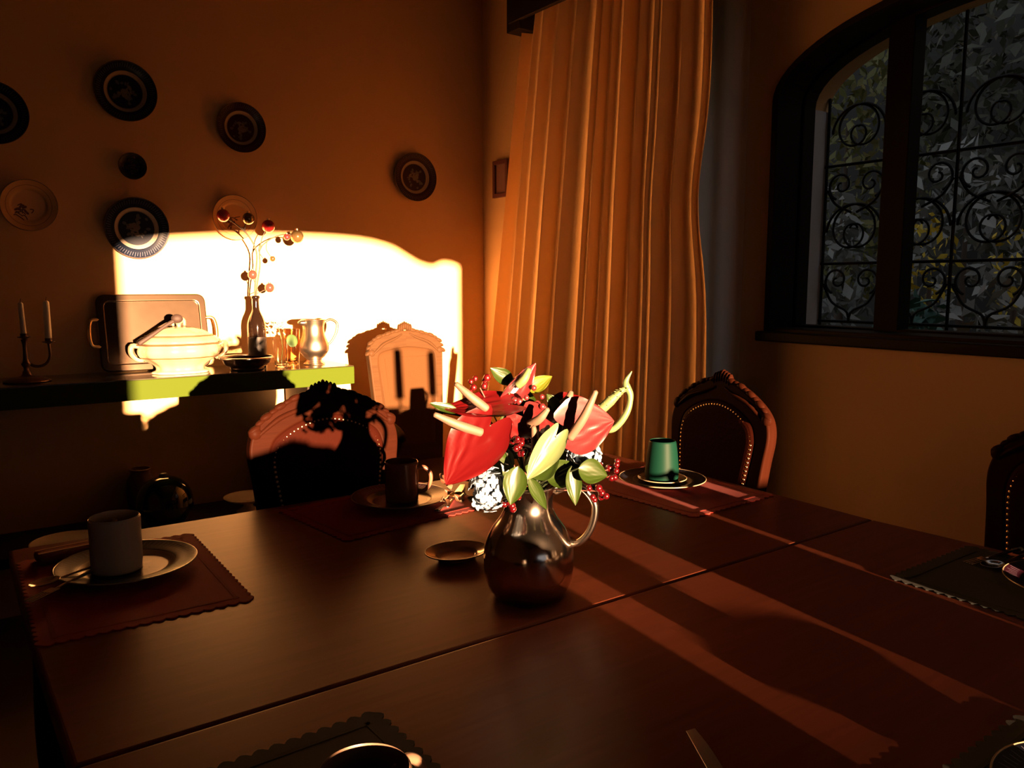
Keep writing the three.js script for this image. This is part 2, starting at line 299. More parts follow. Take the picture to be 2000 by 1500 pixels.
// ---------- dining table ----------
{
  const u0 = 0.092, u1 = 1.762, vN = 0.06, vS = 0.99, vF = 1.922, th = 0.035;
  const t = thing('dining_table', 'large brown wooden dining table with a seam across its top', 'table', [(u0 + u1) / 2, 0, vS]);
  const cx = (u0 + u1) / 2, hw = (u1 - u0) / 2;
  for (const [a, b] of [[0.0003, vF - vS], [vN - vS, -0.0003]]) {
    const pts = [], n = 14, bow = (k) => 0.016 * Math.sin(Math.PI * Math.min(1, Math.max(0, k)));
    const s = new THREE.Shape();
    for (let i = 0; i <= n; i++) pts.push(new THREE.Vector2(hw + bow(i / n), a + (b - a) * i / n));
    for (let i = 0; i <= n; i++) pts.push(new THREE.Vector2(-hw - 0.004 * Math.sin(Math.PI * i / n), b + (a - b) * i / n));
    s.setFromPoints(pts);
    const g = extrude(s, th - 0.014, 0.007, 4); g.rotateX(-Math.PI / 2); g.translate(0, TABLE - th + 0.007, 0);
    mesh('table_leaf', g, matTable, t);
  }
  mesh('seam_rail', box(hw * 2 - 0.2, 0.03, 0.09, 0, TABLE - th - 0.015, 0), matDarkWood, t);
  for (const s of [-1, 1]) {
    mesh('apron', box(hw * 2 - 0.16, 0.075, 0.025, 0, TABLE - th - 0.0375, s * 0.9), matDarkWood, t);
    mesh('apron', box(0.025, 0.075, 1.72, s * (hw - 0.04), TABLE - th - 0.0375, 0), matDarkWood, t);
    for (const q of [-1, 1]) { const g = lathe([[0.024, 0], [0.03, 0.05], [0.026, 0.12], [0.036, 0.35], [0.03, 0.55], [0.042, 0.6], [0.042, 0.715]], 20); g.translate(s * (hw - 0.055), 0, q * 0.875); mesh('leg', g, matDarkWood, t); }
  }
}

// ---------- chairs ----------
function makeChair(name, label, cat, at, turn, group, o = {}) {
  const wood = o.wood ?? matWood, pad = o.pad ?? matLeather, H = o.h ?? 1, W = o.w ?? 1;
  const t = thing(name, label, cat, at, turn, group);
  const S = (p) => p.map(([x, y]) => [x * W, y * H]);
  const outer = S(o.outer ?? [[0.17, 0.40], [0.19, 0.58], [0.207, 0.77], [0.216, 0.84], [0.2145, 0.878], [0.202, 0.912], [0.176, 0.94], [0.14, 0.964], [0.1, 0.985], [0.055, 1.001], [0, 1.008]]);
  const inner = S(o.inner ?? [[0.135, 0.50], [0.148, 0.68], [0.165, 0.81], [0.164, 0.85], [0.15, 0.884], [0.12, 0.908], [0.08, 0.927], [0.04, 0.938], [0, 0.942]]);
  const lean = new THREE.Matrix4().makeTranslation(0, 0.42, 0).multiply(new THREE.Matrix4().makeRotationX(-6 * RAD)).multiply(new THREE.Matrix4().makeTranslation(0, -0.42, 0));
  const sh = new THREE.Shape(new THREE.SplineCurve(mirrorPts(outer).map((p) => new THREE.Vector2(...p))).getPoints(110));
  sh.holes.push(new THREE.Path(new THREE.SplineCurve(mirrorPts(inner).map((p) => new THREE.Vector2(...p))).getPoints(80)));
  const fg = extrude(sh, 0.026, 0.006, 3); fg.translate(0, 0, -0.013); fg.applyMatrix4(lean);
  mesh('back_frame', fg, wood, t);
  const big = inner.map(([x, y]) => [x * 1.02, y + (y < 0.6 ? -0.004 : 0.003)]);
  const ps = new THREE.Shape(new THREE.SplineCurve(mirrorPts(big).map((p) => new THREE.Vector2(...p))).getPoints(80));
  const pg = new THREE.ExtrudeGeometry(ps, { depth: 0.016, bevelEnabled: true, bevelThickness: 0.014, bevelSize: 0.03, bevelOffset: -0.03, bevelSegments: 5 }); pg.translate(0, 0, -0.004); pg.applyMatrix4(lean);
  mesh('backrest', pg, pad, t);
  // nail heads round the pad
  const curve = new THREE.SplineCurve(mirrorPts(inner).map((p) => new THREE.Vector2(...p))), nails = [];
  for (let i = 0; i <= 84; i++) { const p = curve.getPointAt(i / 84); nails.push(sphere(0.0042, p.x * 0.93, p.y - (p.y > 0.6 ? 0.012 : -0.01), 0.0225, 1, 1, 0.6, 4)); }
  if (o.arms) { const path = []; for (let i = 0; i <= 60; i++) { const p = curve.getPointAt(i / 60); path.push([p.x * 0.95, p.y - (p.y > 0.6 ? 0.008 : -0.006), 0.018]); } const pp = taper(path, [0.004, 0.004], 120, 6); pp.applyMatrix4(lean); mesh('piping', pp, wood, t); }
  const ng = merge(nails); ng.applyMatrix4(lean); if (!o.arms) mesh('nail_heads', ng, matBrass, t).userData.kind = 'stuff';
  // carved crest: shell in the middle, leaves running down to the shoulders, a rosette on each shoulder
  const cv = [];
  for (let i = -3; i <= 3; i++) cv.push(sphere(0.014, i * 0.011 * W, (1.008 + 0.012 - Math.abs(i) * 0.004) * H, 0.012, 0.5, 1.5, 0.8, 6).rotateZ(0));
  const oc = new THREE.SplineCurve(outer.map((p) => new THREE.Vector2(...p)));
  for (const s of [-1, 1]) {
    for (let i = 0; i < 9; i++) { const p = oc.getPointAt(0.70 + i * 0.031); const g = sphere(0.016 - 0.004 * (i % 2), 0, 0, 0, 1.25, 0.62, 0.7, 6); g.rotateZ(-s * (0.5 - 0.03 * i)); g.translate(s * p.x, p.y + 0.003, 0.013); cv.push(g); }
    cv.push(sphere(0.019, s * 0.197 * W, 0.91 * H, 0.012, 1, 1, 0.7, 8));
    cv.push(taper([[s * 0.19 * W, 0.905 * H, 0.018], [s * 0.13 * W, 0.945 * H, 0.02], [s * 0.06 * W, 0.968 * H, 0.02], [s * 0.02, 0.985 * H, 0.018]], [0.005, 0.008, 0.007, 0.004], 16, 6));
  }
  const cg = merge(cv); cg.applyMatrix4(lean); mesh('crest_carving', cg, wood, t);
  // seat and legs
  mesh('seat_rail', box(0.46 * W, 0.06, 0.43, 0, 0.405, 0.215, 0.012), wood, t);
  mesh('seat', box(0.455 * W, 0.07, 0.40, 0, 0.455, 0.225, 0.028), pad, t);
  for (const s of [-1, 1]) {
    mesh('leg', taper([[s * 0.2 * W, 0.41, 0.40], [s * 0.222 * W, 0.33, 0.425], [s * 0.205 * W, 0.17, 0.405], [s * 0.215 * W, 0.02, 0.42]], [0.03, 0.034, 0.02, 0.016], 14, 10), wood, t);
    mesh('leg', taper([[s * 0.175 * W, 0.43, 0.0], [s * 0.178 * W, 0.22, -0.015], [s * 0.185 * W, 0.012, -0.06]], [0.022, 0.02, 0.016], 12, 8), wood, t);
  }
  if (o.arms) for (const s of [-1, 1]) {
    mesh('armrest', taper([[s * 0.2 * W, 0.7, -0.02], [s * 0.235 * W, 0.70, 0.12], [s * 0.245 * W, 0.68, 0.28], [s * 0.25 * W, 0.66, 0.33]], [0.016, 0.02, 0.024, 0.018], 18, 10), wood, t);
    mesh('arm_post', taper([[s * 0.245 * W, 0.66, 0.30], [s * 0.24 * W, 0.56, 0.25], [s * 0.22 * W, 0.42, 0.27]], [0.016, 0.015, 0.02], 12, 8), wood, t);
  }
  return t;
}
const chairs = 'carved chairs round the dining table';
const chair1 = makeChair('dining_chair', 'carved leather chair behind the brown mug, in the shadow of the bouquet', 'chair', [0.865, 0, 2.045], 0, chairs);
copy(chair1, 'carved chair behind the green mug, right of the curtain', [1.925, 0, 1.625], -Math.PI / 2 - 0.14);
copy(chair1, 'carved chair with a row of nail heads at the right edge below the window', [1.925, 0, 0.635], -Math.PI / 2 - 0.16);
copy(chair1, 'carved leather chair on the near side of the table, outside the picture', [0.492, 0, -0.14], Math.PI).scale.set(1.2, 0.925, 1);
makeChair('armchair', 'sunlit orange upholstered armchair with carved crest against the wall', 'armchair', [1.775, 0, 3.255], 0, undefined, { wood: matArmWood, pad: matArmFabric, h: 1.09, w: 0.9, arms: true,
  outer: [[0.17, 0.40], [0.19, 0.58], [0.205, 0.78], [0.212, 0.87], [0.214, 0.905], [0.206, 0.937], [0.185, 0.958], [0.15, 0.973], [0.1, 0.985], [0.055, 0.995], [0, 1.0]],
  inner: [[0.135, 0.50], [0.148, 0.68], [0.162, 0.83], [0.165, 0.87], [0.158, 0.9], [0.13, 0.914], [0.08, 0.922], [0.04, 0.927], [0, 0.929]] });

// ---------- sideboard ----------
const SHELF = 0.945;
{
  const t = thing('sideboard', 'long narrow sideboard with a thick lime green edged top along the plate wall', 'sideboard', [0.43, 0, 3.425]);
  const L = 2.12, x0 = 0;
  mesh('top_edge', box(L, 0.076, 0.345, x0, SHELF - 0.042, 0, 0.003), matLime, t);
  mesh('top_panel', box(L - 0.004, 0.004, 0.341, x0, SHELF - 0.002, 0), matShelfTop, t);
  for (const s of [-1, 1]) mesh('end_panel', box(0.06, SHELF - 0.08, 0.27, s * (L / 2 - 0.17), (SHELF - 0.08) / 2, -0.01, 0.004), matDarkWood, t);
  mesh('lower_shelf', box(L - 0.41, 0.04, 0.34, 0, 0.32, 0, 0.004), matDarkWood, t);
}
// silver serving tray leaning on the wall
{
  const t = thing('serving_tray', 'tarnished silver rectangular tray leaning on the wall behind the tureen', 'tray', [0.742, SHELF, 3.535]);
  const rrect = (w, h, r) => { const s = new THREE.Shape(); s.moveTo(-w + r, -h); s.lineTo(w - r, -h); s.quadraticCurveTo(w, -h, w, -h + r); s.lineTo(w, h - r); s.quadraticCurveTo(w, h, w - r, h); s.lineTo(-w + r, h); s.quadraticCurveTo(-w, h, -w, h - r); s.lineTo(-w, -h + r); s.quadraticCurveTo(-w, -h, -w + r, -h); return s; };
  const tilt = (g) => { g.translate(0, 0.158, 0); g.rotateX(-0.19); g.translate(0, 0.003, 0.0); return g; };
  mesh('plate', tilt(extrude(rrect(0.205, 0.15, 0.035), 0.003, 0.001)), matTarnish, t);
  const rim = rrect(0.212, 0.157, 0.04); rim.holes.push(rrect(0.182, 0.127, 0.025));
  mesh('rim', tilt(extrude(rim, 0.010, 0.005, 3)), matTarnish, t);
  for (const s of [-1, 1]) mesh('handle', tilt(taper([[s * 0.205, 0.055, 0.008], [s * 0.236, 0.05, 0.014], [s * 0.238, -0.05, 0.014], [s * 0.205, -0.055, 0.008]], [0.007, 0.009, 0.009, 0.007], 20, 8)), matBrass, t);
}
// tureen with ladle
{
  const t = thing('soup_tureen', 'ribbed cream ceramic tureen with lid and scroll handles on the sideboard', 'tureen', [0.80, SHELF, 3.40]);
  const rib = (g, n, amt) => { const p = g.attributes.position; for (let i = 0; i < p.count; i++) { const x = p.getX(i), z = p.getZ(i), a = Math.atan2(z, x), k = 1 + amt * Math.cos(n * a); p.setX(i, x * k * 1.12); p.setZ(i, z * k * 0.82); } g.computeVertexNormals(); return g; };
  mesh('body', rib(lathe([[0.002, 0.012], [0.06, 0.012], [0.085, 0.004], [0.082, 0.02], [0.09, 0.035], [0.128, 0.065], [0.14, 0.09], [0.135, 0.112], [0.142, 0.12], [0.13, 0.121]], 96), 10, 0.025), matCream, t);
  mesh('lid', rib(lathe([[0.138, 0.122], [0.14, 0.13], [0.125, 0.145], [0.11, 0.15], [0.095, 0.163], [0.06, 0.18], [0.025, 0.186], [0.004, 0.188]], 96), 10, 0.025), matCream, t);
  mesh('knob', merge([lathe([[0.008, 0.184], [0.009, 0.195], [0.018, 0.206], [0.012, 0.216], [0.001, 0.219]], 20), taper([[-0.022, 0.19, 0], [-0.02, 0.212, 0], [0, 0.222, 0], [0.02, 0.212, 0], [0.022, 0.19, 0]], [0.006, 0.007, 0.006], 16, 7)]), matCream, t);
  for (const s of [-1, 1]) mesh('handle', taper([[s * 0.145, 0.11, 0], [s * 0.178, 0.115, 0], [s * 0.182, 0.085, 0], [s * 0.16, 0.06, 0], [s * 0.14, 0.055, 0]], [0.008, 0.011, 0.009, 0.008], 18, 8), matCream, t);
  mesh('foot_ring', rib(lathe([[0.082, 0.001], [0.096, 0.001], [0.096, 0.008], [0.082, 0.014]], 64), 10, 0.02), std(0.45, 0.32, 0.2, 0.4), t);
  for (const [r, y] of [[0.141, 0.118], [0.128, 0.066], [0.112, 0.15]]) { const g = new THREE.TorusGeometry(r, 0.0035, 6, 96); g.rotateX(Math.PI / 2); g.translate(0, y, 0); mesh('trim_band', rib(g, 10, 0.025), std(0.10, 0.05, 0.022, 0.4), t); }
  const l = thing('ladle', 'dark wooden ladle resting slanted across the tureen lid', 'ladle', [0.705, SHELF + 0.18, 3.30]);
  const mLadle = std(0.02, 0.009, 0.006, 0.75);
  mesh('handle', taper([[-0.075, -0.05, 0.0], [-0.03, -0.02, 0.005], [0.03, 0.02, 0], [0.06, 0.036, -0.005]], [0.009, 0.0075, 0.0065, 0.008], 16, 8), mLadle, l);
  mesh('bowl', sphere(0.02, 0.068, 0.042, -0.006, 1.1, 0.9, 1, 10), mLadle, l);
}
// two-armed candle holders
const matWax = phys(0.72, 0.66, 0.52, 0.5, { sheen: 0.2 });
function candle(label, [x, y, v], h, r = 0.0105, tiltX = 0) {
  const t = thing('candle', label, 'candle', [x, y, v], 0, 'tapered candles in the candelabra'); t.rotation.z = tiltX;
  mesh('wax', latheSharp([[0.0001, 0], [r, 0], [r * 1.02, h * 0.3], [r * 0.92, h * 0.96], [r * 0.5, h], [0.0001, h]], 18), matWax, t);
  mesh('wick', taper([[0, h - 0.002, 0], [0.001, h + 0.006, 0], [0.003, h + 0.013, 0]], [0.0012, 0.001], 6, 5), matIron, t);
}
{
  const t = thing('candelabrum', 'small dark bronze two candle holder at the left end of the sideboard', 'candlestick', [0.265, SHELF, 3.41]);
  const mBronze = std(0.10, 0.05, 0.035, 0.3, { metalness: 0.6 });
  mesh('base', lathe([[0.001, 0.001], [0.07, 0.001], [0.075, 0.006], [0.05, 0.016], [0.02, 0.022], [0.012, 0.04]], 32), mBronze, t);
  mesh('stem', lathe([[0.012, 0.03], [0.009, 0.05], [0.016, 0.065], [0.009, 0.08], [0.007, 0.13], [0.012, 0.155]], 20), mBronze, t);
  mesh('arm', taper([[0.004, 0.07, 0], [0.03, 0.055, 0], [0.06, 0.06, 0], [0.077, 0.085, 0], [0.077, 0.14, 0]], [0.006, 0.005, 0.005, 0.005], 24, 8), mBronze, t);
  for (const [x, y] of [[0, 0.155], [0.077, 0.135]]) { const g = lathe([[0.004, 0], [0.01, 0.004], [0.022, 0.008], [0.02, 0.011], [0.0125, 0.012], [0.0125, 0.022]], 20); g.translate(x, y, 0); mesh('cup', g, mBronze, t); }
  candle('thin tilted ivory candle at the far left of the sideboard', [0.265, SHELF + 0.165, 3.41], 0.125, 0.009, 0.03);
  candle('thicker ivory candle on the curved arm of the sideboard candlestick', [0.342, SHELF + 0.145, 3.41], 0.15, 0.0115);
}
// shallow dark bowl on a foot
{
  const t = thing('serving_bowl', 'low dark footed bowl with a bright metal rim beside the tureen', 'bowl', [1.055, SHELF, 3.365]);
  mesh('bowl', lathe([[0.001, 0.02], [0.06, 0.02], [0.085, 0.03], [0.098, 0.048], [0.102, 0.05], [0.10, 0.044], [0.088, 0.022], [0.07, 0.012], [0.062, 0.0015], [0.001, 0.0015]], 56), std(0.09, 0.06, 0.05, 0.2, { metalness: 0.8 }), t);
  const g = new THREE.TorusGeometry(0.1065, 0.0045, 8, 64); g.rotateX(Math.PI / 2); g.translate(0, 0.051, 0); mesh('rim', g, matSilver, t);
}
// dark bottle holding the bauble branch
const BT = [1.13, SHELF, 3.45];
{
  const t = thing('glass_bottle', 'dark brown glass bottle holding the bauble branch', 'bottle', BT);
  mesh('bottle_body', lathe([[0.001, 0.001], [0.034, 0.001], [0.038, 0.006], [0.0385, 0.1], [0.038, 0.165], [0.03, 0.195], [0.017, 0.222], [0.0145, 0.245], [0.0145, 0.268], [0.018, 0.27], [0.018, 0.278], [0.0135, 0.279], [0.013, 0.25]], 40).scale(1, 1.09, 1), phys(0.008, 0.004, 0.0025, 0.06, { clearcoat: 0.6, clearcoatRoughness: 0.05 }), t);
  mesh('label', lathe([[0.0392, 0.05], [0.0393, 0.09], [0.0392, 0.13]], 40), std(0.012, 0.008, 0.006, 0.5), t);
  const b = thing('bauble_branch', 'bare twig hung with red and gold glass baubles', 'decoration', BT);
  const O = (u, y) => [u - BT[0], y + EYE - SHELF, 0];
  const mTwig = std(0.05, 0.035, 0.02, 0.6), mRed = phys(0.4, 0.02, 0.02, 0.15, { clearcoat: 1 }), mGold = phys(0.2, 0.13, 0.05, 0.14, { metalness: 0.7, clearcoat: 1 }), mRose = phys(0.13, 0.03, 0.024, 0.2, { clearcoat: 1 });
  const tw = (pts, r) => mesh('twig', taper(pts, r, 24, 6), mTwig, b);
  tw([O(1.125, -0.30), O(1.128, -0.04), O(1.138, 0.06), O(1.142, 0.14), O(1.12, 0.19), O(1.085, 0.235)], [0.004, 0.004, 0.0036, 0.003]);
  tw([O(1.133, -0.30), O(1.136, -0.03), O(1.155, 0.08), O(1.158, 0.15), O(1.20, 0.19), O(1.26, 0.215), O(1.31, 0.212)], [0.004, 0.0035, 0.003, 0.0022]);
  tw([O(1.105, 0.212), O(1.06, 0.25), O(1.009, 0.282)], [0.003, 0.0022]);
  tw([O(1.095, 0.225), O(1.10, 0.25), O(1.11, 0.272)], [0.0028, 0.002]);
  tw([O(1.158, 0.15), O(1.17, 0.2), O(1.195, 0.244)], [0.0026, 0.0018]);
  tw([O(1.19, 0.185), O(1.185, 0.15), O(1.205, 0.115)], [0.002, 0.0014]);
  tw([O(1.132, 0.0), O(1.125, 0.02), O(1.118, 0.04)], [0.002, 0.0015]);
  tw([O(1.137, -0.04), O(1.16, -0.03), O(1.188, -0.018)], [0.002, 0.0015]);
  for (const [u, y, d, m, z] of [[1.009, 0.283, 0.053, mRed, 0], [1.11, 0.275, 0.05, mGold, 0.01], [1.196, 0.247, 0.055, mRed, 0.005], [1.324, 0.207, 0.057, mGold, 0], [1.273, 0.203, 0.027, mRed, 0.012], [1.211, 0.109, 0.024, mGold, 0], [1.118, 0.04, 0.04, mRose, 0.01], [1.193, -0.015, 0.041, mRose, 0]]) {
    const p = O(u, y), e = mesh('bauble', sphere(d / 2, p[0], p[1], z, 1, 1, 1, 16), m, b);
    mesh('cap', (() => { const g = new THREE.CylinderGeometry(d * 0.13, d * 0.13, d * 0.16, 12); g.translate(p[0], p[1] + d * 0.53, z); return g; })(), matBrass, e);
  }
}
// tumbler with a sprig, second tumbler, silver jug
const matClear = phys(1, 0.97, 0.92, 0.03, { transmission: 1, thickness: 0.004, ior: 1.45 });
{
  const glassGeo = lathe([[0.001, 0.002], [0.024, 0.001], [0.027, 0.006], [0.033, 0.11], [0.031, 0.111], [0.0255, 0.012], [0.001, 0.01]], 36);
  const a = thing('drinking_glass', 'clear glass tumbler holding a white flower sprig beside the bottle', 'glass', [1.215, SHELF, 3.40]); mesh('glass', glassGeo, matClear, a);
  const b = thing('drinking_glass', 'amber tinted glass tumbler between the flower sprig and the jug', 'glass', [1.285, SHELF, 3.45]);
  const g2 = glassGeo.clone(); g2.scale(1.05, 1.28, 1.05); mesh('glass', g2, phys(0.85, 0.62, 0.35, 0.05, { transmission: 1, thickness: 0.004, ior: 1.45 }), b);
  const s = thing('flower_sprig', 'small white blossom sprig with a bright green leaf in the tumbler', 'flower', [1.215, SHELF + 0.012, 3.40]);
  mesh('stem', taper([[0, 0, 0], [0.006, 0.08, 0.004], [-0.01, 0.16, 0.01]], [0.0015, 0.0012], 12, 5), std(0.12, 0.2, 0.05, 0.7), s);
  const fl = []; for (let i = 0; i < 16; i++) { const q = sphere(0.009, 0, 0, 0, 1, 0.35, 0.7, 5); q.rotateZ(rr(-1, 1)); q.rotateY(rr(0, 6)); q.translate(-0.012 + rr(-0.03, 0.03), 0.15 + rr(-0.02, 0.04), 0.01 + rr(-0.02, 0.02)); fl.push(q); }
  const fm = mesh('blossom', merge(fl), std(0.3, 0.32, 0.2, 0.6), s); fm.userData.kind = 'stuff';
  const lf = sphere(0.026, 0, 0, 0, 1, 1.1, 0.08, 8); lf.rotateX(-0.3); lf.translate(0.04, 0.1, 0.03); mesh('leaf', lf, std(0.022, 0.06, 0.005, 0.6), s);
  const matJug = std(0.5, 0.42, 0.34, 0.3, { metalness: 1 });
  const j = thing('cream_jug', 'small polished silver jug with handle at the right end of the sideboard', 'jug', [1.37, SHELF, 3.41]); j.scale.setScalar(1.07);
  mesh('body', lathe([[0.001, 0.004], [0.04, 0.002], [0.042, 0.006], [0.03, 0.02], [0.045, 0.035], [0.06, 0.06], [0.058, 0.09], [0.046, 0.125], [0.043, 0.155], [0.049, 0.18], [0.051, 0.186], [0.047, 0.182], [0.04, 0.15], [0.042, 0.125]], 48), matJug, j);
  const sp = sphere(0.02, 0, 0, 0, 1.3, 0.6, 0.8, 10); sp.translate(-0.045, 0.175, 0.012); mesh('spout', sp, matJug, j);
  mesh('handle', taper([[0.044, 0.172, 0], [0.075, 0.185, 0], [0.104, 0.168, 0], [0.1, 0.13, 0], [0.075, 0.09, 0], [0.054, 0.075, 0]], [0.005, 0.0055, 0.006, 0.005, 0.0045], 30, 8), matJug, j);
}
// lower shelf things
{
  const LS = 0.34;
  const b = thing('glass_ball', 'dark green glossy glass ball on the lower shelf', 'ball', [0.70, LS, 3.34]);
  mesh('ball', lathe([[0.001, 0.001], [0.03, 0.002], [0.07, 0.018], [0.103, 0.07], [0.106, 0.1], [0.098, 0.14], [0.075, 0.175], [0.035, 0.198], [0.001, 0.202]], 56), phys(0.004, 0.016, 0.014, 0.04, { clearcoat: 1 }), b);
  mesh('cap', lathe([[0.001, 0.199], [0.016, 0.199], [0.018, 0.205], [0.012, 0.214], [0.001, 0.215]], 20), std(0.05, 0.04, 0.03, 0.4), b);
  const p = thing('clay_pot', 'brown clay pot standing behind the green glass ball', 'pot', [0.65, LS, 3.53]); p.scale.setScalar(0.86);
  mesh('pot', lathe([[0.001, 0.001], [0.04, 0.001], [0.055, 0.03], [0.066, 0.11], [0.06, 0.18], [0.045, 0.215], [0.048, 0.235], [0.042, 0.232], [0.04, 0.2]], 36), std(0.12, 0.05, 0.025, 0.5), p);
  mesh('lip', (() => { const g = new THREE.TorusGeometry(0.046, 0.004, 8, 36); g.rotateX(Math.PI / 2); g.translate(0, 0.235, 0); return g; })(), std(0.12, 0.05, 0.025, 0.5), p);
  const d = thing('footed_dish', 'pale porcelain dish on a foot beside the dark chair', 'dish', [1.035, LS, 3.36]);
  mesh('foot', lathe([[0.05, 0.001], [0.045, 0.006], [0.022, 0.02], [0.02, 0.04]], 30), matWhite, d);
  mesh('dish', lathe([[0.001, 0.04], [0.04, 0.04], [0.08, 0.05], [0.098, 0.062], [0.096, 0.064], [0.07, 0.053], [0.001, 0.045]], 48), matWhite, d);
  const e = thing('shallow_dish', 'wide shallow dish dim at the far left of the lower shelf', 'dish', [0.345, LS, 3.25]);
  mesh('dish', lathe([[0.001, 0.001], [0.06, 0.001], [0.1, 0.012], [0.125, 0.028], [0.123, 0.03], [0.09, 0.015], [0.001, 0.006]], 48), matWhite, e);
  mesh('rim', (() => { const g = new THREE.TorusGeometry(0.1245, 0.0022, 6, 60); g.rotateX(Math.PI / 2); g.translate(0, 0.0295, 0); return g; })(), matWhite, e);
}

// ---------- wall plates ----------
function plateTexture(kind) {
  const c = document.createElement('canvas'); c.width = c.height = 512; const x = c.getContext('2d');
  const ring = (r, s) => { x.fillStyle = s; x.beginPath(); x.arc(256, 256, r, 0, 7); x.fill(); };
  let q = 40 + kind.length; const R = () => { q = (q * 16807) % 2147483647; return q / 2147483647; };
  if (kind === 'cream' || kind === 'cream2') {
    ring(256, '#c79a62'); ring(250, '#cfa46c'); x.strokeStyle = '#8d7050'; x.lineWidth = 5; x.beginPath(); x.arc(256, 256, 205, 0, 7); x.stroke();
    x.strokeStyle = '#5a3a22'; x.lineWidth = 9;
    for (let i = 0; i < 9; i++) { const a = 120 + R() * 150, b = 260 + R() * 110; x.beginPath(); x.moveTo(a, b); x.quadraticCurveTo(a + R() * 70, b - 60 * R(), a + 90 * R(), b + 50 * R()); x.stroke(); }
    x.fillStyle = '#6b3f28'; for (let i = 0; i < 6; i++) { x.beginPath(); x.ellipse(130 + R() * 130, 250 + R() * 90, 14 + 16 * R(), 9 + 8 * R(), R() * 3, 0, 7); x.fill(); }
  } else {
    const dark = { navy: '#0c0f1a', plum: '#260d18', blue: '#101624' }[kind] ?? '#0e1018';
    ring(256, '#4c4440'); ring(251, dark);
    x.strokeStyle = '#5d5c68'; x.lineWidth = 3;
    for (let i = 0; i < 72; i++) { const a = i / 72 * 6.2832; x.beginPath(); x.moveTo(256 + 205 * Math.cos(a), 256 + 205 * Math.sin(a)); x.lineTo(256 + (236 + 8 * (i % 2)) * Math.cos(a + 0.03), 256 + (236 + 8 * (i % 2)) * Math.sin(a + 0.03)); x.stroke(); }
    if (kind !== 'small') {
      ring(176, '#8c8072'); ring(150, '#7a6d60'); ring(143, dark);
      x.fillStyle = '#5f5850'; for (let i = 0; i < 12; i++) { const a = R() * 6.28, d = R() * 62; x.beginPath(); x.ellipse(256 + d * Math.cos(a), 256 + d * Math.sin(a), 12 + 22 * R(), 8 + 13 * R(), R() * 3, 0, 7); x.fill(); }
      x.fillStyle = '#4d4a4c'; for (let i = 0; i < 16; i++) { const a = R() * 6.28, d = 60 + R() * 60; x.beginPath(); x.ellipse(256 + d * Math.cos(a), 256 + d * Math.sin(a), 10 + 16 * R(), 6 + 8 * R(), a, 0, 7); x.fill(); }
    } else { x.fillStyle = '#5a4038'; for (let i = 0; i < 40; i++) { const a = R() * 6.28, d = R() * 210; x.beginPath(); x.ellipse(256 + d * Math.cos(a), 256 + d * Math.sin(a), 8 + 16 * R(), 5 + 8 * R(), R() * 3, 0, 7); x.fill(); } }
  }
  const t = new THREE.CanvasTexture(c); t.colorSpace = THREE.SRGBColorSpace; t.anisotropy = 4; return t;
}
const plateMats = {}; for (const k of ['navy', 'plum', 'blue', 'small', 'cream', 'cream2']) plateMats[k] = new THREE.MeshPhysicalMaterial({ map: plateTexture(k), roughness: 0.3, specularIntensity: 0.3, clearcoat: 0.06, clearcoatRoughness: 0.1, side: THREE.DoubleSide });
function dishGeo(R, h) {       // a plate: flat well, short wall, wide sloping rim, thin underside
  const g = lathe([[0.0005, h * 0.3], [R * 0.5, h * 0.3], [R * 0.6, h * 0.36], [R * 0.68, h * 0.62], [R * 0.85, h * 0.82], [R * 0.985, h], [R, h * 0.97], [R * 0.97, h * 0.86], [R * 0.68, h * 0.45], [R * 0.56, h * 0.02], [R * 0.5, h * 0.02], [0.0005, h * 0.08]], 64);
  const p = g.attributes.position, uv = g.attributes.uv; for (let i = 0; i < p.count; i++) uv.setXY(i, 0.5 + p.getX(i) / R * 0.5, 0.5 - p.getZ(i) / R * 0.5); return g;
}
for (const [u, y, d, k, label, tw] of [
  [0.235, 0.625, 0.223, 'navy', 'dark wall plate cut off by the left edge of the picture', 0.3],
  [0.687, 0.761, 0.23, 'navy', 'large dark rimmed wall plate at the upper left of the wall', 0],
  [1.14, 0.67, 0.207, 'plum', 'plum rimmed wall plate above the bauble branch', 1],
  [1.99, 0.526, 0.231, 'plum', 'plum rimmed wall plate alone at the right near the corner', 2],
  [0.696, 0.471, 0.103, 'small', 'tiny patterned dark wall plate between the two large ones', 0],
  [0.326, 0.296, 0.19, 'cream', 'faint cream wall plate with a painted bird at the far left', 0],
  [0.70, 0.226, 0.243, 'blue', 'large dark blue wall plate overlapping the corner of the sunlit patch', 4],
  [1.095, 0.288, 0.19, 'cream2', 'faint cream wall plate behind the red bauble', 0.4]]) {
  const t = thing('wall_plate', label, 'plate', [u, EYE + y, WA], 0, 'decorative plates on the wall');
  const g = dishGeo(d / 2, 0.026); g.rotateX(Math.PI / 2); g.rotateZ(tw); g.translate(0, 0, 0.004); mesh('plate', g, plateMats[k], t);
  const e = new THREE.TorusGeometry(d / 2, 0.0018, 6, 64); e.translate(0, 0, 0.0295); mesh('rim', e, k.startsWith('cream') ? matCream : std(0.05, 0.035, 0.035, 0.2), t);
  mesh('hanger', box(0.03, 0.03, 0.006, 0, 0, 0.003), matBrass, t);
}

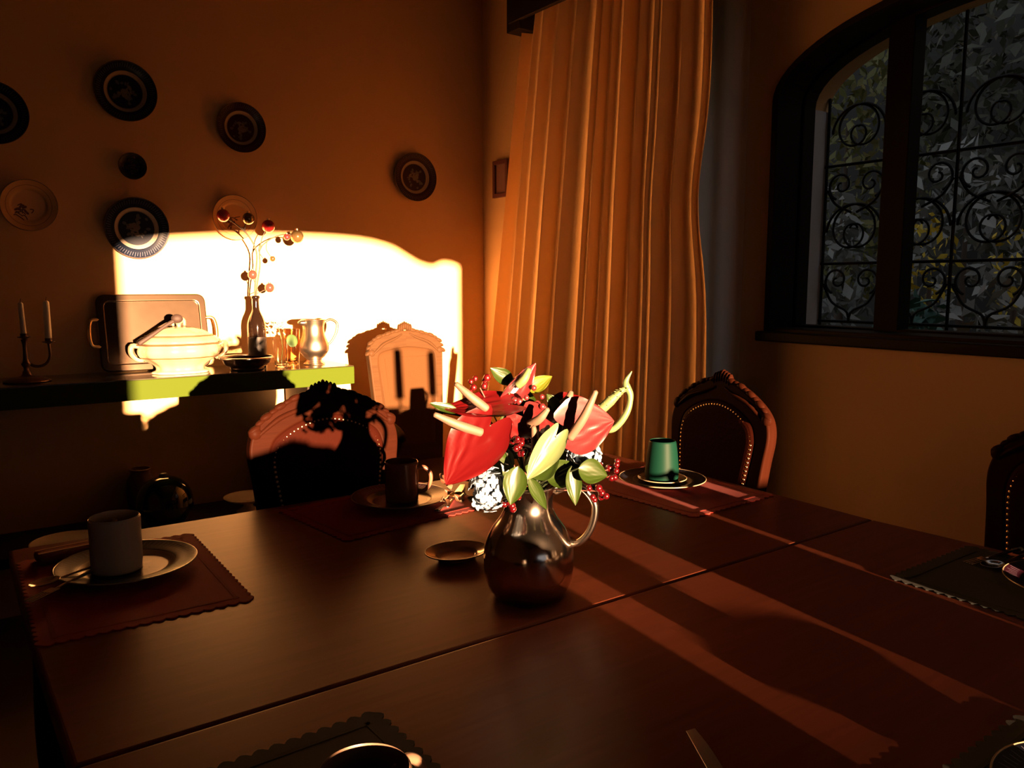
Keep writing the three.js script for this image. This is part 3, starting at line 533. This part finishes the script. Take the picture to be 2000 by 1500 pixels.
// ---------- place settings ----------
function placemat(name, label, u, v, w, d, mat, turn = 0) {
  const t = thing(name, label, 'placemat', [u, TABLE, v], turn, 'scalloped placemats on the dining table');
  const pts = [], n = (L) => Math.round(L / 0.02);
  const side = (x0, y0, x1, y1, nx, ny) => { const k = n(Math.hypot(x1 - x0, y1 - y0)) * 4; for (let i = 0; i < k; i++) { const f = i / k, o = 0.008 * Math.abs(Math.sin(f * k / 4 * Math.PI)); pts.push(new THREE.Vector2(x0 + (x1 - x0) * f + nx * o, y0 + (y1 - y0) * f + ny * o)); } };
  const a = w / 2, b = d / 2; side(-a, -b, a, -b, 0, -1); side(a, -b, a, b, 1, 0); side(a, b, -a, b, 0, 1); side(-a, b, -a, -b, -1, 0);
  const g = new THREE.ExtrudeGeometry(new THREE.Shape(pts), { depth: 0.002, bevelEnabled: false }); g.rotateX(-Math.PI / 2); mesh('cloth', g, mat, t);
  const hem = []; for (const s of [-1, 1]) { hem.push(box(w - 0.03, 0.0008, 0.006, 0, 0.0022, s * (b - 0.02))); hem.push(box(0.006, 0.0008, d - 0.03, s * (a - 0.02), 0.0022, 0)); }
  mesh('hem', merge(hem), mat, t); return t;
}
const MT = TABLE + 0.0027;
placemat('placemat', 'dark red scalloped placemat at the left end of the table', 0.262, 1.59, 0.32, 0.45, matRedMat, -0.02);
placemat('placemat', 'dark red placemat under the brown mug on the far side', 0.88, 1.745, 0.42, 0.31, matRedMat, 0.12);
placemat('placemat', 'red placemat under the green mug', 1.585, 1.47, 0.32, 0.43, matRedMat, 0.04);
placemat('placemat', 'black placemat at the right edge of the table', 1.585, 0.545, 0.31, 0.43, matDarkMat, 0.0);
placemat('placemat', 'black placemat at the bottom left of the picture', 0.27, 0.675, 0.32, 0.43, matDarkMat, 0.02);
placemat('placemat', 'black placemat at the bottom right corner of the picture', 0.885, 0.245, 0.42, 0.31, matDarkMat, 0.0);
function plate(name, label, u, y, v, R, h, m, turn = 0, rimMat) {
  const t = thing(name, label, 'plate', [u, y, v], turn, 'plates laid on the table');
  mesh('dish', dishGeo(R, h), m, t);
  const e = new THREE.TorusGeometry(R, 0.0014, 6, 64); e.rotateX(Math.PI / 2); e.translate(0, h * 0.97, 0); mesh('rim', e, rimMat ?? matCream, t); return t;
}
plate('dinner_plate', 'dark rimmed plate under the white mug at the left', 0.27, MT, 1.64, 0.125, 0.02, plateMats.navy, 0.5);
plate('dinner_plate', 'dark rimmed plate under the brown mug', 0.925, MT, 1.765, 0.122, 0.02, plateMats.plum, 1.4);
plate('dinner_plate', 'dark rimmed plate under the green mug', 1.605, MT, 1.515, 0.118, 0.018, plateMats.navy, 2);
plate('dinner_plate', 'plate on the black placemat at the right edge', 1.625, MT, 0.525, 0.115, 0.02, plateMats.plum, 2.6);
plate('dinner_plate', 'plate under the mug at the bottom edge of the picture', 0.275, MT, 0.632, 0.112, 0.02, matCream, 0);
plate('dinner_plate', 'small plate at the bottom right corner beyond the picture edge', 0.965, MT, 0.26, 0.113, 0.012, plateMats.navy, 0);
plate('saucer', 'pale saucer between the green mug and its plate', 1.605, MT + 0.0062, 1.515, 0.066, 0.012, matCream);
plate('saucer', 'small oval saucer alone on the table left of the pitcher', 0.825, TABLE, 1.335, 0.066, 0.017, phys(0.3, 0.17, 0.1, 0.2, { clearcoat: 0.6 })).scale.set(1, 1, 0.85);
function mug(label, u, y, v, m, R = 0.044, h = 0.1, turn = 0, straight = true) {
  const t = thing('mug', label, 'mug', [u, y, v], turn, 'mugs on the table');
  const k = straight ? 1 : 0.82;
  mesh('cup', lathe([[0.001, 0.001], [R * 0.88, 0.001], [R * 0.97, 0.006], [R, h * 0.25], [R * (0.99 + k) / 2, h * 0.7], [R * k, h * 0.97], [R * k * 0.97, h], [R * k * 0.93, h * 0.97], [R * 0.93, h * 0.3], [R * 0.88, 0.012], [0.001, 0.009]], 48), m, t);
  mesh('handle', taper([[R * 0.9, h * 0.82, 0], [R * 1.3, h * 0.85, 0], [R * 1.7, h * 0.68, 0], [R * 1.65, h * 0.38, 0], [R * 1.25, h * 0.22, 0], [R * 0.95, h * 0.24, 0]], [0.005, 0.0055, 0.0055, 0.005], 28, 8), m, t);
}
const matMug = phys(0.42, 0.36, 0.28, 0.3);
const PT = MT + 0.0062;
mug('cream white mug at the left end of the table', 0.252, PT, 1.64, matMug, 0.0455, 0.102, 1.42);
mug('dark brown mug in front of the carved chair', 0.93, PT, 1.765, phys(0.16, 0.06, 0.035, 0.25, { clearcoat: 0.4 }), 0.042, 0.098, -0.5);
mug('green mug tapering to the top on the right side of the table', 1.603, PT + 0.0042, 1.515, phys(0.0018, 0.016, 0.0105, 0.5, { specularIntensity: 0.1 }), 0.046, 0.108, 0.76, false);
mug('mug on the plate at the right edge of the table', 1.66, PT, 0.49, matWhite, 0.044, 0.1, 1);
mug('mug on the corner setting outside the picture', 0.928, MT + 0.0038, 0.26, matWhite, 0.05, 0.1, 0.0);
mug('mug whose pale rim just shows at the bottom edge of the picture', 0.29, PT, 0.632, phys(0.12, 0.07, 0.045, 0.4), 0.043, 0.1, 0.3);
// cutlery
function cutlery(kind, label, u, y, v, turn, tilt = 0) {
  const t = thing(kind, label, kind.replace('_', ' '), [u, y, v], turn, 'silver cutlery'); t.rotation.order = 'YXZ'; t.rotation.x = tilt;
  const hg = taper([[0, 0.0035, 0.1], [0, 0.0035, 0.05], [0, 0.004, 0.0], [0, 0.003, -0.02]], [0.007, 0.0055, 0.0035, 0.003], 16, 8); hg.scale(1, 0.55, 1); mesh('handle', hg, matSilver, t);
  if (kind === 'spoon') { const g = lathe([[0.0005, 0.001], [0.011, 0.0015], [0.0185, 0.006], [0.018, 0.0068], [0.01, 0.0026], [0.0005, 0.002]], 28); g.scale(1, 1, 1.45); g.translate(0, 0, -0.044); mesh('bowl', g, matSilver, t); }
  else if (kind === 'fork') { mesh('neck', box(0.02, 0.0016, 0.022, 0, 0.002, -0.03, 0.0007), matSilver, t); for (let i = -1.5; i <= 1.5; i++) mesh('tine', box(0.0025, 0.0016, 0.042, i * 0.0056, 0.002, -0.06, 0.0007), matSilver, t); }
  else { const s = new THREE.Shape(); s.moveTo(-0.009, 0); s.lineTo(0.009, 0); s.quadraticCurveTo(0.012, 0.06, 0.004, 0.11); s.lineTo(-0.009, 0.105); s.closePath(); const g = extrude(s, 0.001, 0.0004); g.rotateX(-Math.PI / 2); g.translate(0, 0.001, -0.015); mesh('blade', g, matSilver, t); }
}
cutlery('fork', 'silver fork on the left side of the white mug plate', 0.155, MT + 0.0165, 1.575, 2.3, 0.0);
cutlery('spoon', 'silver spoon next to the fork on the white mug plate', 0.165, MT + 0.0165, 1.62, 2.1, 0.0);
cutlery('spoon', 'silver spoon right of the brown mug', 1.035, MT, 1.70, -0.9);
cutlery('table_knife', 'silver knife right of the brown mug', 1.065, MT, 1.73, -0.75);
cutlery('fork', 'shiny fork on the far side of the black right edge placemat', 1.70, MT, 0.70, 1.45);
cutlery('spoon', 'shiny spoon on the far side of the black right edge placemat', 1.685, MT, 0.67, 1.5);
cutlery('table_knife', 'narrow knife lying on the table near the bottom edge', 0.665, TABLE, 0.52, -0.53);
cutlery('fork', 'fork at the bottom right corner setting', 0.80, MT, 0.27, 0.2);
// rolled napkin at the left setting
{
  const t = thing('napkin', 'striped russet napkin folded behind the white mug', 'napkin', [0.215, MT, 1.795], 0.12);
  mesh('cloth', box(0.17, 0.022, 0.052, 0, 0.011, 0, 0.009), std(0.28, 0.075, 0.045, 0.95, { bumpMap: rep(texWeave, 4, 4), bumpScale: 0.0006 }), t);
  for (const z of [-0.012, 0.012]) mesh('stripe', box(0.166, 0.001, 0.007, 0, 0.0222, z), std(0.42, 0.2, 0.13, 0.95), t);
}
// things at the near end of the table whose shadows fall across it
{
  const t = thing('bread_basket', 'low wicker basket at the near end of the table, outside the picture', 'basket', [1.213, TABLE, 0.14]);
  mesh('base', lathe([[0.001, 0.001], [0.118, 0.001], [0.126, 0.008], [0.001, 0.008]], 40), std(0.3, 0.18, 0.08, 0.8), t);
  for (let i = 0; i < 8; i++) { const g = new THREE.TorusGeometry(0.126 + 0.0004 * i, 0.006, 6, 48); g.rotateX(Math.PI / 2); g.translate(0, 0.008 + i * 0.0105, 0); mesh('wicker_ring', g, std(0.3, 0.18, 0.08, 0.8), t); }
  const c = thing('candelabrum', 'two armed candle holder at the near end of the table, outside the picture', 'candlestick', [1.432, TABLE, 0.12]);
  const mB = std(0.10, 0.05, 0.035, 0.3, { metalness: 0.6 });
  mesh('base', lathe([[0.001, 0.001], [0.055, 0.001], [0.058, 0.01], [0.03, 0.03], [0.012, 0.05]], 32), mB, c);
  mesh('stem', lathe([[0.012, 0.04], [0.009, 0.06], [0.015, 0.075], [0.008, 0.095]], 20), mB, c);
  for (const s of [-1, 1]) {
    mesh('arm', taper([[0, 0.085, 0], [s * 0.045, 0.075, 0], [s * 0.085, 0.09, 0], [s * 0.088, 0.125, 0]], [0.007, 0.006, 0.006], 20, 8), mB, c);
    const g = lathe([[0.004, 0], [0.011, 0.004], [0.03, 0.008], [0.028, 0.011], [0.0225, 0.012], [0.0225, 0.022]], 20); g.translate(s * 0.088, 0.12, 0); mesh('cup', g, mB, c);
    candle(s < 0 ? 'candle on the left arm of the table candle holder' : 'candle on the right arm of the table candle holder', [1.432 + s * 0.088, TABLE + 0.131, 0.12], 0.225 - (s > 0 ? 0.02 : 0), 0.022);
  }
  const b = thing('butter_dish', 'lidded butter dish at the near end of the table, outside the picture', 'dish', [1.455, TABLE, 0.245]);
  mesh('tray', box(0.17, 0.01, 0.11, 0, 0.006, 0, 0.004), matWhite, b); mesh('lid', box(0.15, 0.038, 0.085, 0, 0.03, 0, 0.014), matWhite, b); mesh('knob', sphere(0.009, 0, 0.055, 0), matWhite, b);
}

{
  const b = thing('sugar_bowl', 'lidded white sugar bowl at the near corner of the table, outside the picture', 'bowl', [1.635, TABLE, 0.17]);
  mesh('bowl', lathe([[0.001, 0.001], [0.04, 0.001], [0.06, 0.02], [0.068, 0.05], [0.06, 0.07], [0.057, 0.07]], 32), matWhite, b);
  mesh('lid', lathe([[0.06, 0.071], [0.05, 0.085], [0.012, 0.093], [0.014, 0.104], [0.001, 0.108]], 32), matWhite, b);
}
// ---------- pitcher and bouquet ----------
const PB = [0.832, TABLE, 1.103], PTURN = -35.8 * RAD;
{
  const t = thing('metal_pitcher', 'polished pewter pitcher holding the bouquet on the table', 'pitcher', PB, PTURN);
  mesh('body', lathe([[0.001, 0.003], [0.055, 0.002], [0.066, 0.006], [0.077, 0.03], [0.08, 0.06], [0.078, 0.09], [0.066, 0.12], [0.05, 0.143], [0.043, 0.16], [0.0435, 0.18], [0.05, 0.198], [0.051, 0.2], [0.048, 0.198], [0.04, 0.18], [0.04, 0.16], [0.05, 0.135]], 72), std(0.62, 0.55, 0.48, 0.15, { metalness: 1 }), t);
  const sp = new THREE.SphereGeometry(0.03, 20, 12, 0, Math.PI * 2, Math.PI / 2, Math.PI / 2); sp.scale(1.1, 0.9, 0.75); sp.translate(-0.045, 0.199, 0); mesh('spout', sp, matSilver, t);
  mesh('handle', taper([[0.046, 0.19, 0.008], [0.085, 0.201, 0.012], [0.115, 0.168, 0.014], [0.108, 0.12, 0.012], [0.086, 0.095, 0.008], [0.07, 0.096, 0.004]], [0.0075, 0.0075, 0.007, 0.0065, 0.006], 36, 10), matSilver, t);
  const g = new THREE.TorusGeometry(0.05, 0.0028, 8, 60); g.rotateX(Math.PI / 2); g.translate(0, 0.199, 0); mesh('rim', g, matSilver, t);
}
// a leaf or petal: base, tip, facing direction, half width; heart gives the two lobes of an anthurium
function blade(base, tip, face, W, o = {}) {
  const b = V3(...base), e = V3(...tip), ax = e.clone().sub(b), n = V3(...face), L = ax.length(); n.addScaledVector(ax, -n.dot(ax) / (L * L)).normalize();
  const sd = ax.clone().normalize().cross(n), nS = 20, nT = 12, pos = [], uv = [], idx = [];
  const th = o.th ?? 0.0014;
  for (const side of [1, -1]) for (let i = 0; i <= nS; i++) for (let j = 0; j <= nT; j++) {
    const s = i / nS, t = j / nT * 2 - 1, at = Math.abs(t);
    const w = o.heart ? Math.pow(Math.sin(Math.PI * Math.pow(Math.min(1, 0.16 + 0.84 * s), 0.72)), 0.8) : Math.pow(Math.sin(Math.PI * Math.pow(s, o.fat ?? 0.8)), 0.85);
    const back = o.heart ? -0.24 * Math.sin(Math.PI * Math.min(1, at * 0.95)) * Math.pow(1 - s, 1.5) : 0;
    const p = b.clone().addScaledVector(ax, s + back).addScaledVector(sd, W * w * t)
      .addScaledVector(n, (o.cup ?? 0.15) * W * at * at * 2 * w - (o.bend ?? 0.15) * L * (s * s - s) * -1 + (o.vein ?? 0.0012) * Math.cos(at * 5 * Math.PI + s * 9) * Math.sin(Math.PI * s) + (side > 0 ? th / 2 : -th / 2));
    pos.push(p.x, p.y, p.z); uv.push(s, j / nT);
  }
  const w = nT + 1, k = w * (nS + 1);
  for (let i = 0; i < nS; i++) for (let j = 0; j < nT; j++) { const a = i * w + j; idx.push(a, a + w, a + 1, a + 1, a + w, a + w + 1, k + a, k + a + 1, k + a + w, k + a + 1, k + a + w + 1, k + a + w); }
  const g = new THREE.BufferGeometry(); g.setAttribute('position', new THREE.Float32BufferAttribute(pos, 3)); g.setAttribute('uv', new THREE.Float32BufferAttribute(uv, 2)); g.setIndex(idx); g.computeVertexNormals(); return g;
}
const mSpathe = phys(0.055, 0.0016, 0.0022, 0.3, { clearcoat: 0.5, clearcoatRoughness: 0.2 });
const mSpathePink = phys(0.085, 0.009, 0.011, 0.35, { clearcoat: 0.4, clearcoatRoughness: 0.25 }), mSpatheWhite = phys(0.085, 0.12, 0.05, 0.45, {});
const mSpadix = std(0.095, 0.06, 0.04, 0.6), mSpadixPale = std(0.085, 0.11, 0.04, 0.6), mStem = std(0.01, 0.018, 0.005, 0.6), mLeaf = phys(0.013, 0.028, 0.002, 0.4, { clearcoat: 0.3 }), mLeafYellow = phys(0.07, 0.085, 0.004, 0.45), mBerry = phys(0.035, 0.001, 0.002, 0.2, { clearcoat: 0.8 }), mPetal = std(0.16, 0.21, 0.27, 0.6);
const bq = (name, label, cat, group) => thing(name, label, cat, PB, PTURN, group);
const stem = (t, to, m = mStem, r = 0.0026, via) => mesh('stem', taper([[to[0] * 0.08, 0.08, to[2] * 0.08], [to[0] * 0.22, 0.19, to[2] * 0.22], via ?? [to[0] * 0.6, 0.19 + (to[1] - 0.19) * 0.6, to[2] * 0.6], to], [r, r, r * 0.8], 20, 6), m, t);
function anthurium(label, base, tip, face, W, sp, m, msp = mSpadix, o = {}) {
  const t = bq('anthurium_flower', label, 'flower', 'anthuriums in the pitcher');
  mesh('spathe', blade(base, tip, face, W, { heart: true, cup: 0.06, bend: 0.08, vein: 0.002, ...o }), m, t);
  mesh('spadix', taper([sp[0], [(sp[0][0] + sp[1][0]) / 2 + 0.002, (sp[0][1] + sp[1][1]) / 2 - 0.002, (sp[0][2] + sp[1][2]) / 2 + 0.004], sp[1]], [0.0072, 0.0078, 0.0068, 0.0042], 22, 10), msp, t);
  stem(t, base);
}
anthurium('large glossy red anthurium at the left of the bouquet', [-0.066, 0.317, 0.067], [-0.138, 0.224, 0.10], [-0.35, 0.25, 1], 0.051, [[-0.08, 0.309, 0.088], [-0.153, 0.344, 0.12]], mSpathe);
anthurium('red anthurium seen edge on above the large left one', [-0.035, 0.345, 0.02], [-0.145, 0.341, 0.045], [-0.1, 0.85, 0.35], 0.045, [[-0.072, 0.342, 0.05], [-0.123, 0.386, 0.06]], mSpathe);
anthurium('bright pink red anthurium at the right of the bouquet', [0.062, 0.312, 0.06], [0.142, 0.322, 0.055], [0.15, 0.45, 1], 0.05, [[0.066, 0.297, 0.075], [0.107, 0.377, 0.09]], mSpathePink);
anthurium('small red anthurium behind the right pink one', [0.052, 0.325, -0.03], [0.105, 0.345, -0.035], [0.1, 0.7, 0.7], 0.033, [[0.06, 0.34, -0.02], [0.075, 0.362, -0.02]], mSpathe);
anthurium('pale yellow white anthurium in the middle of the bouquet', [0.042, 0.302, 0.085], [-0.006, 0.232, 0.10], [0.2, 0.2, 1], 0.023, [[0.008, 0.255, 0.085], [0.006, 0.316, 0.075]], mSpatheWhite, mSpadix, { cup: 0.3 });
anthurium('red anthurium pointing up at the top of the bouquet', [-0.035, 0.362, -0.01], [0.012, 0.413, -0.02], [0.5, -0.2, 1], 0.021, [[-0.02, 0.375, 0.0], [0.0, 0.404, 0.0]], mSpathePink, mSpadixPale, { cup: 0.4 });
anthurium('red anthurium facing forward in the shadowed middle of the bouquet', [-0.01, 0.325, 0.03], [0.035, 0.265, 0.055], [0.2, 0.3, 1], 0.045, [[0.0, 0.315, 0.05], [0.03, 0.345, 0.07]], mSpathe);
{
  // curled pale lily with serrated spadix at the right
  const t = bq('curled_lily', 'pale green lily with curled rim and toothed spadix at the far right of the bouquet', 'flower');
  mesh('curled_petal', taper([[0.12, 0.30, 0.0], [0.145, 0.298, 0.002], [0.170, 0.328, 0.004], [0.176, 0.358, 0.002], [0.168, 0.380, 0], [0.178, 0.400, 0]], [0.004, 0.006, 0.006, 0.005, 0.007, 0.001], 40, 8), mSpatheWhite, t);
  const sp = mesh('spadix', taper([[0.118, 0.328, 0.01], [0.14, 0.35, 0.012], [0.164, 0.371, 0.01]], [0.009, 0.009, 0.004], 16, 10), mSpadixPale, t);
  const teeth = []; for (let i = 0; i < 60; i++) { const k = i / 60, a = i * 2.4, g = new THREE.ConeGeometry(0.0018, 0.007, 5); g.translate(0, 0.0035 + 0.008 * (1 - 0.4 * k), 0); g.rotateZ(Math.cos(a) * 1.4 - 0.75 + 0.75); g.rotateX(Math.sin(a) * 1.4); g.translate(0.118 + 0.046 * k, 0.328 + 0.043 * k, 0.01); teeth.push(g); }
  const tm = mesh('teeth', merge(teeth), mSpadixPale, sp); tm.userData.kind = 'stuff';
  stem(t, [0.12, 0.302, 0.0]);
}
function leaf(label, base, tip, face, W, m, o = {}) {
  const t = bq('bouquet_leaf', label, 'leaf', 'leaves in the bouquet'); mesh('blade', blade(base, tip, face, W, { cup: 0.2, bend: 0.15, vein: 0.0008, ...o }), m, t); stem(t, base, mStem, 0.0018);
}
leaf('yellow green leaf hanging over the left of the pitcher rim', [-0.02, 0.255, 0.10], [-0.032, 0.195, 0.118], [0.1, 0.2, 1], 0.02, mLeaf);
leaf('bright green leaf at the right above the pitcher handle', [0.08, 0.248, 0.085], [0.128, 0.236, 0.09], [0, 0.4, 1], 0.021, mLeaf);
leaf('green leaf pointing down behind the pitcher handle', [0.07, 0.248, 0.07], [0.076, 0.185, 0.085], [0.2, 0.1, 1], 0.014, mLeaf);
leaf('small pointed leaf at the top left of the bouquet', [-0.028, 0.376, -0.02], [-0.068, 0.404, -0.02], [0.2, 0.3, 1], 0.014, mLeaf);
leaf('yellow maple like leaf at the top of the bouquet', [-0.002, 0.362, -0.03], [0.042, 0.388, -0.03], [0, 0.3, 1], 0.014, mLeafYellow);
leaf('green leaf in the centre of the bouquet', [0.01, 0.27, 0.03], [0.055, 0.345, 0.02], [0, 0.2, 1], 0.026, mLeaf);
leaf('green leaf behind the white hydrangea', [-0.03, 0.23, 0.03], [-0.09, 0.28, 0.05], [-0.2, 0.3, 1], 0.028, mLeaf);
leaf('green leaf above the pitcher rim at the right', [0.03, 0.22, 0.05], [0.088, 0.245, 0.06], [0.1, 0.5, 1], 0.024, mLeaf);
leaf('small green leaf beside the pale anthurium', [0.05, 0.335, 0.0], [0.03, 0.362, 0.01], [0.1, 0.4, 1], 0.01, mLeaf);
leaf('green leaf hidden behind the red berries', [-0.02, 0.25, 0.02], [-0.045, 0.33, 0.03], [-0.1, 0.2, 1], 0.03, mLeaf);
leaf('green leaf between the pale and the pink anthuriums', [0.02, 0.24, 0.0], [0.075, 0.31, 0.0], [0.1, 0.2, 1], 0.03, mLeaf);
leaf('green leaf under the top red anthurium', [-0.01, 0.29, -0.02], [0.0, 0.365, -0.02], [0, 0.2, 1], 0.028, mLeaf);
leaf('narrow green leaf poking out at the left of the bouquet', [-0.12, 0.335, 0.04], [-0.168, 0.352, 0.05], [0.1, 0.7, 1], 0.009, mLeaf);
leaf('green leaf falling over the front of the pitcher neck', [0.0, 0.225, 0.06], [0.028, 0.178, 0.085], [0.1, 0.2, 1], 0.011, mLeaf);
leaf('broad green leaf low behind the pale anthurium', [0.0, 0.225, 0.04], [0.05, 0.28, 0.075], [0.1, 0.2, 1], 0.026, mLeaf);
function hydrangea(label, c, r, n, squash = 1) {
  const t = bq('hydrangea', label, 'flower', 'white hydrangeas in the bouquet'), fl = [];
  for (let i = 0; i < n; i++) {
    const y = 1 - 2 * (i + 0.5) / n, a = i * 2.39996, s = Math.sqrt(1 - y * y), d = V3(s * Math.cos(a), y, s * Math.sin(a)), k = r * rr(0.72, 1.18), tip = d.clone().add(V3(rr(-0.5, 0.5), rr(-0.5, 0.5), rr(-0.5, 0.5)));
    for (let p = 0; p < 4; p++) { const g = sphere(0.0062, 0.006, 0, 0, 1, 0.75, 0.16, 4); g.rotateZ(p * Math.PI / 2 + rr(-0.2, 0.2)); g.lookAt(tip); g.translate(c[0] + d.x * k, c[1] + d.y * k * squash, c[2] + d.z * k * 0.8); fl.push(g); }
  }
  { const g = sphere(r * 0.7, 0, 0, 0, 1, squash, 0.8, 10); g.translate(...c); fl.push(g); }
  const m = mesh('florets', merge(fl), mPetal, t); m.userData.kind = 'stuff'; stem(t, [c[0] * 0.9, c[1], c[2] * 0.7]);
}
hydrangea('white hydrangea head hanging at the left over the pitcher', [-0.068, 0.212, 0.085], 0.029, 46, 1.25);
hydrangea('white hydrangea head under the right pink anthurium', [0.094, 0.259, 0.045], 0.025, 40, 0.9);
function berries(label, c, n, spread, m = mBerry) {
  const t = bq('berry_sprig', label, 'berries', 'berry sprigs in the bouquet'); stem(t, c, std(0.12, 0.04, 0.03, 0.6), 0.0014);
  for (let i = 0; i < n; i++) mesh('berry', sphere(rr(0.0045, 0.0065), c[0] + rr(-1, 1) * spread, c[1] + rr(-1, 1) * spread, c[2] + rr(-0.6, 0.6) * spread, 1, 1.05, 1, 8), m, t);
}
berries('red berry sprig at the right beside the green leaf', [0.132, 0.240, 0.06], 9, 0.018);
berries('pinkish red berry sprig hanging over the pitcher handle', [0.112, 0.206, 0.07], 8, 0.016);
berries('cluster of red berries in the middle of the bouquet', [-0.014, 0.281, 0.075], 11, 0.017);
berries('red berries at the left of the pitcher rim', [-0.03, 0.192, 0.095], 8, 0.014);
berries('red buds on a twig at the upper left', [-0.085, 0.371, 0.0], 9, 0.02, mSpathe);
berries('pale red buds at the top centre of the bouquet', [0.0, 0.345, 0.01], 12, 0.026, mSpathePink);
berries('red berries in the shadow under the left anthurium', [-0.05, 0.285, 0.04], 12, 0.03, mSpathe);
{
  const t = bq('orange_blossom_sprig', 'orange dried blossom sprig drooping left beside the hydrangea', 'flower');
  stem(t, [-0.11, 0.215, 0.03]);
  for (let i = 0; i < 16; i++) { const c = V3(-0.122 + rr(-0.03, 0.03), 0.2 + rr(-0.022, 0.022), 0.035 + rr(-0.02, 0.02)), d = V3(rr(-1, 1), rr(-0.5, 1), rr(-1, 1)).normalize().multiplyScalar(rr(0.012, 0.022)); mesh('petal', blade(c.toArray(), c.clone().add(d).toArray(), [rr(-1, 1), 0.5, 1], 0.0055, { vein: 0, cup: 0.5 }), i % 3 ? std(0.07, 0.025, 0.008, 0.6) : std(0.09, 0.055, 0.03, 0.6), t); }
}

renderer.render(scene, camera);
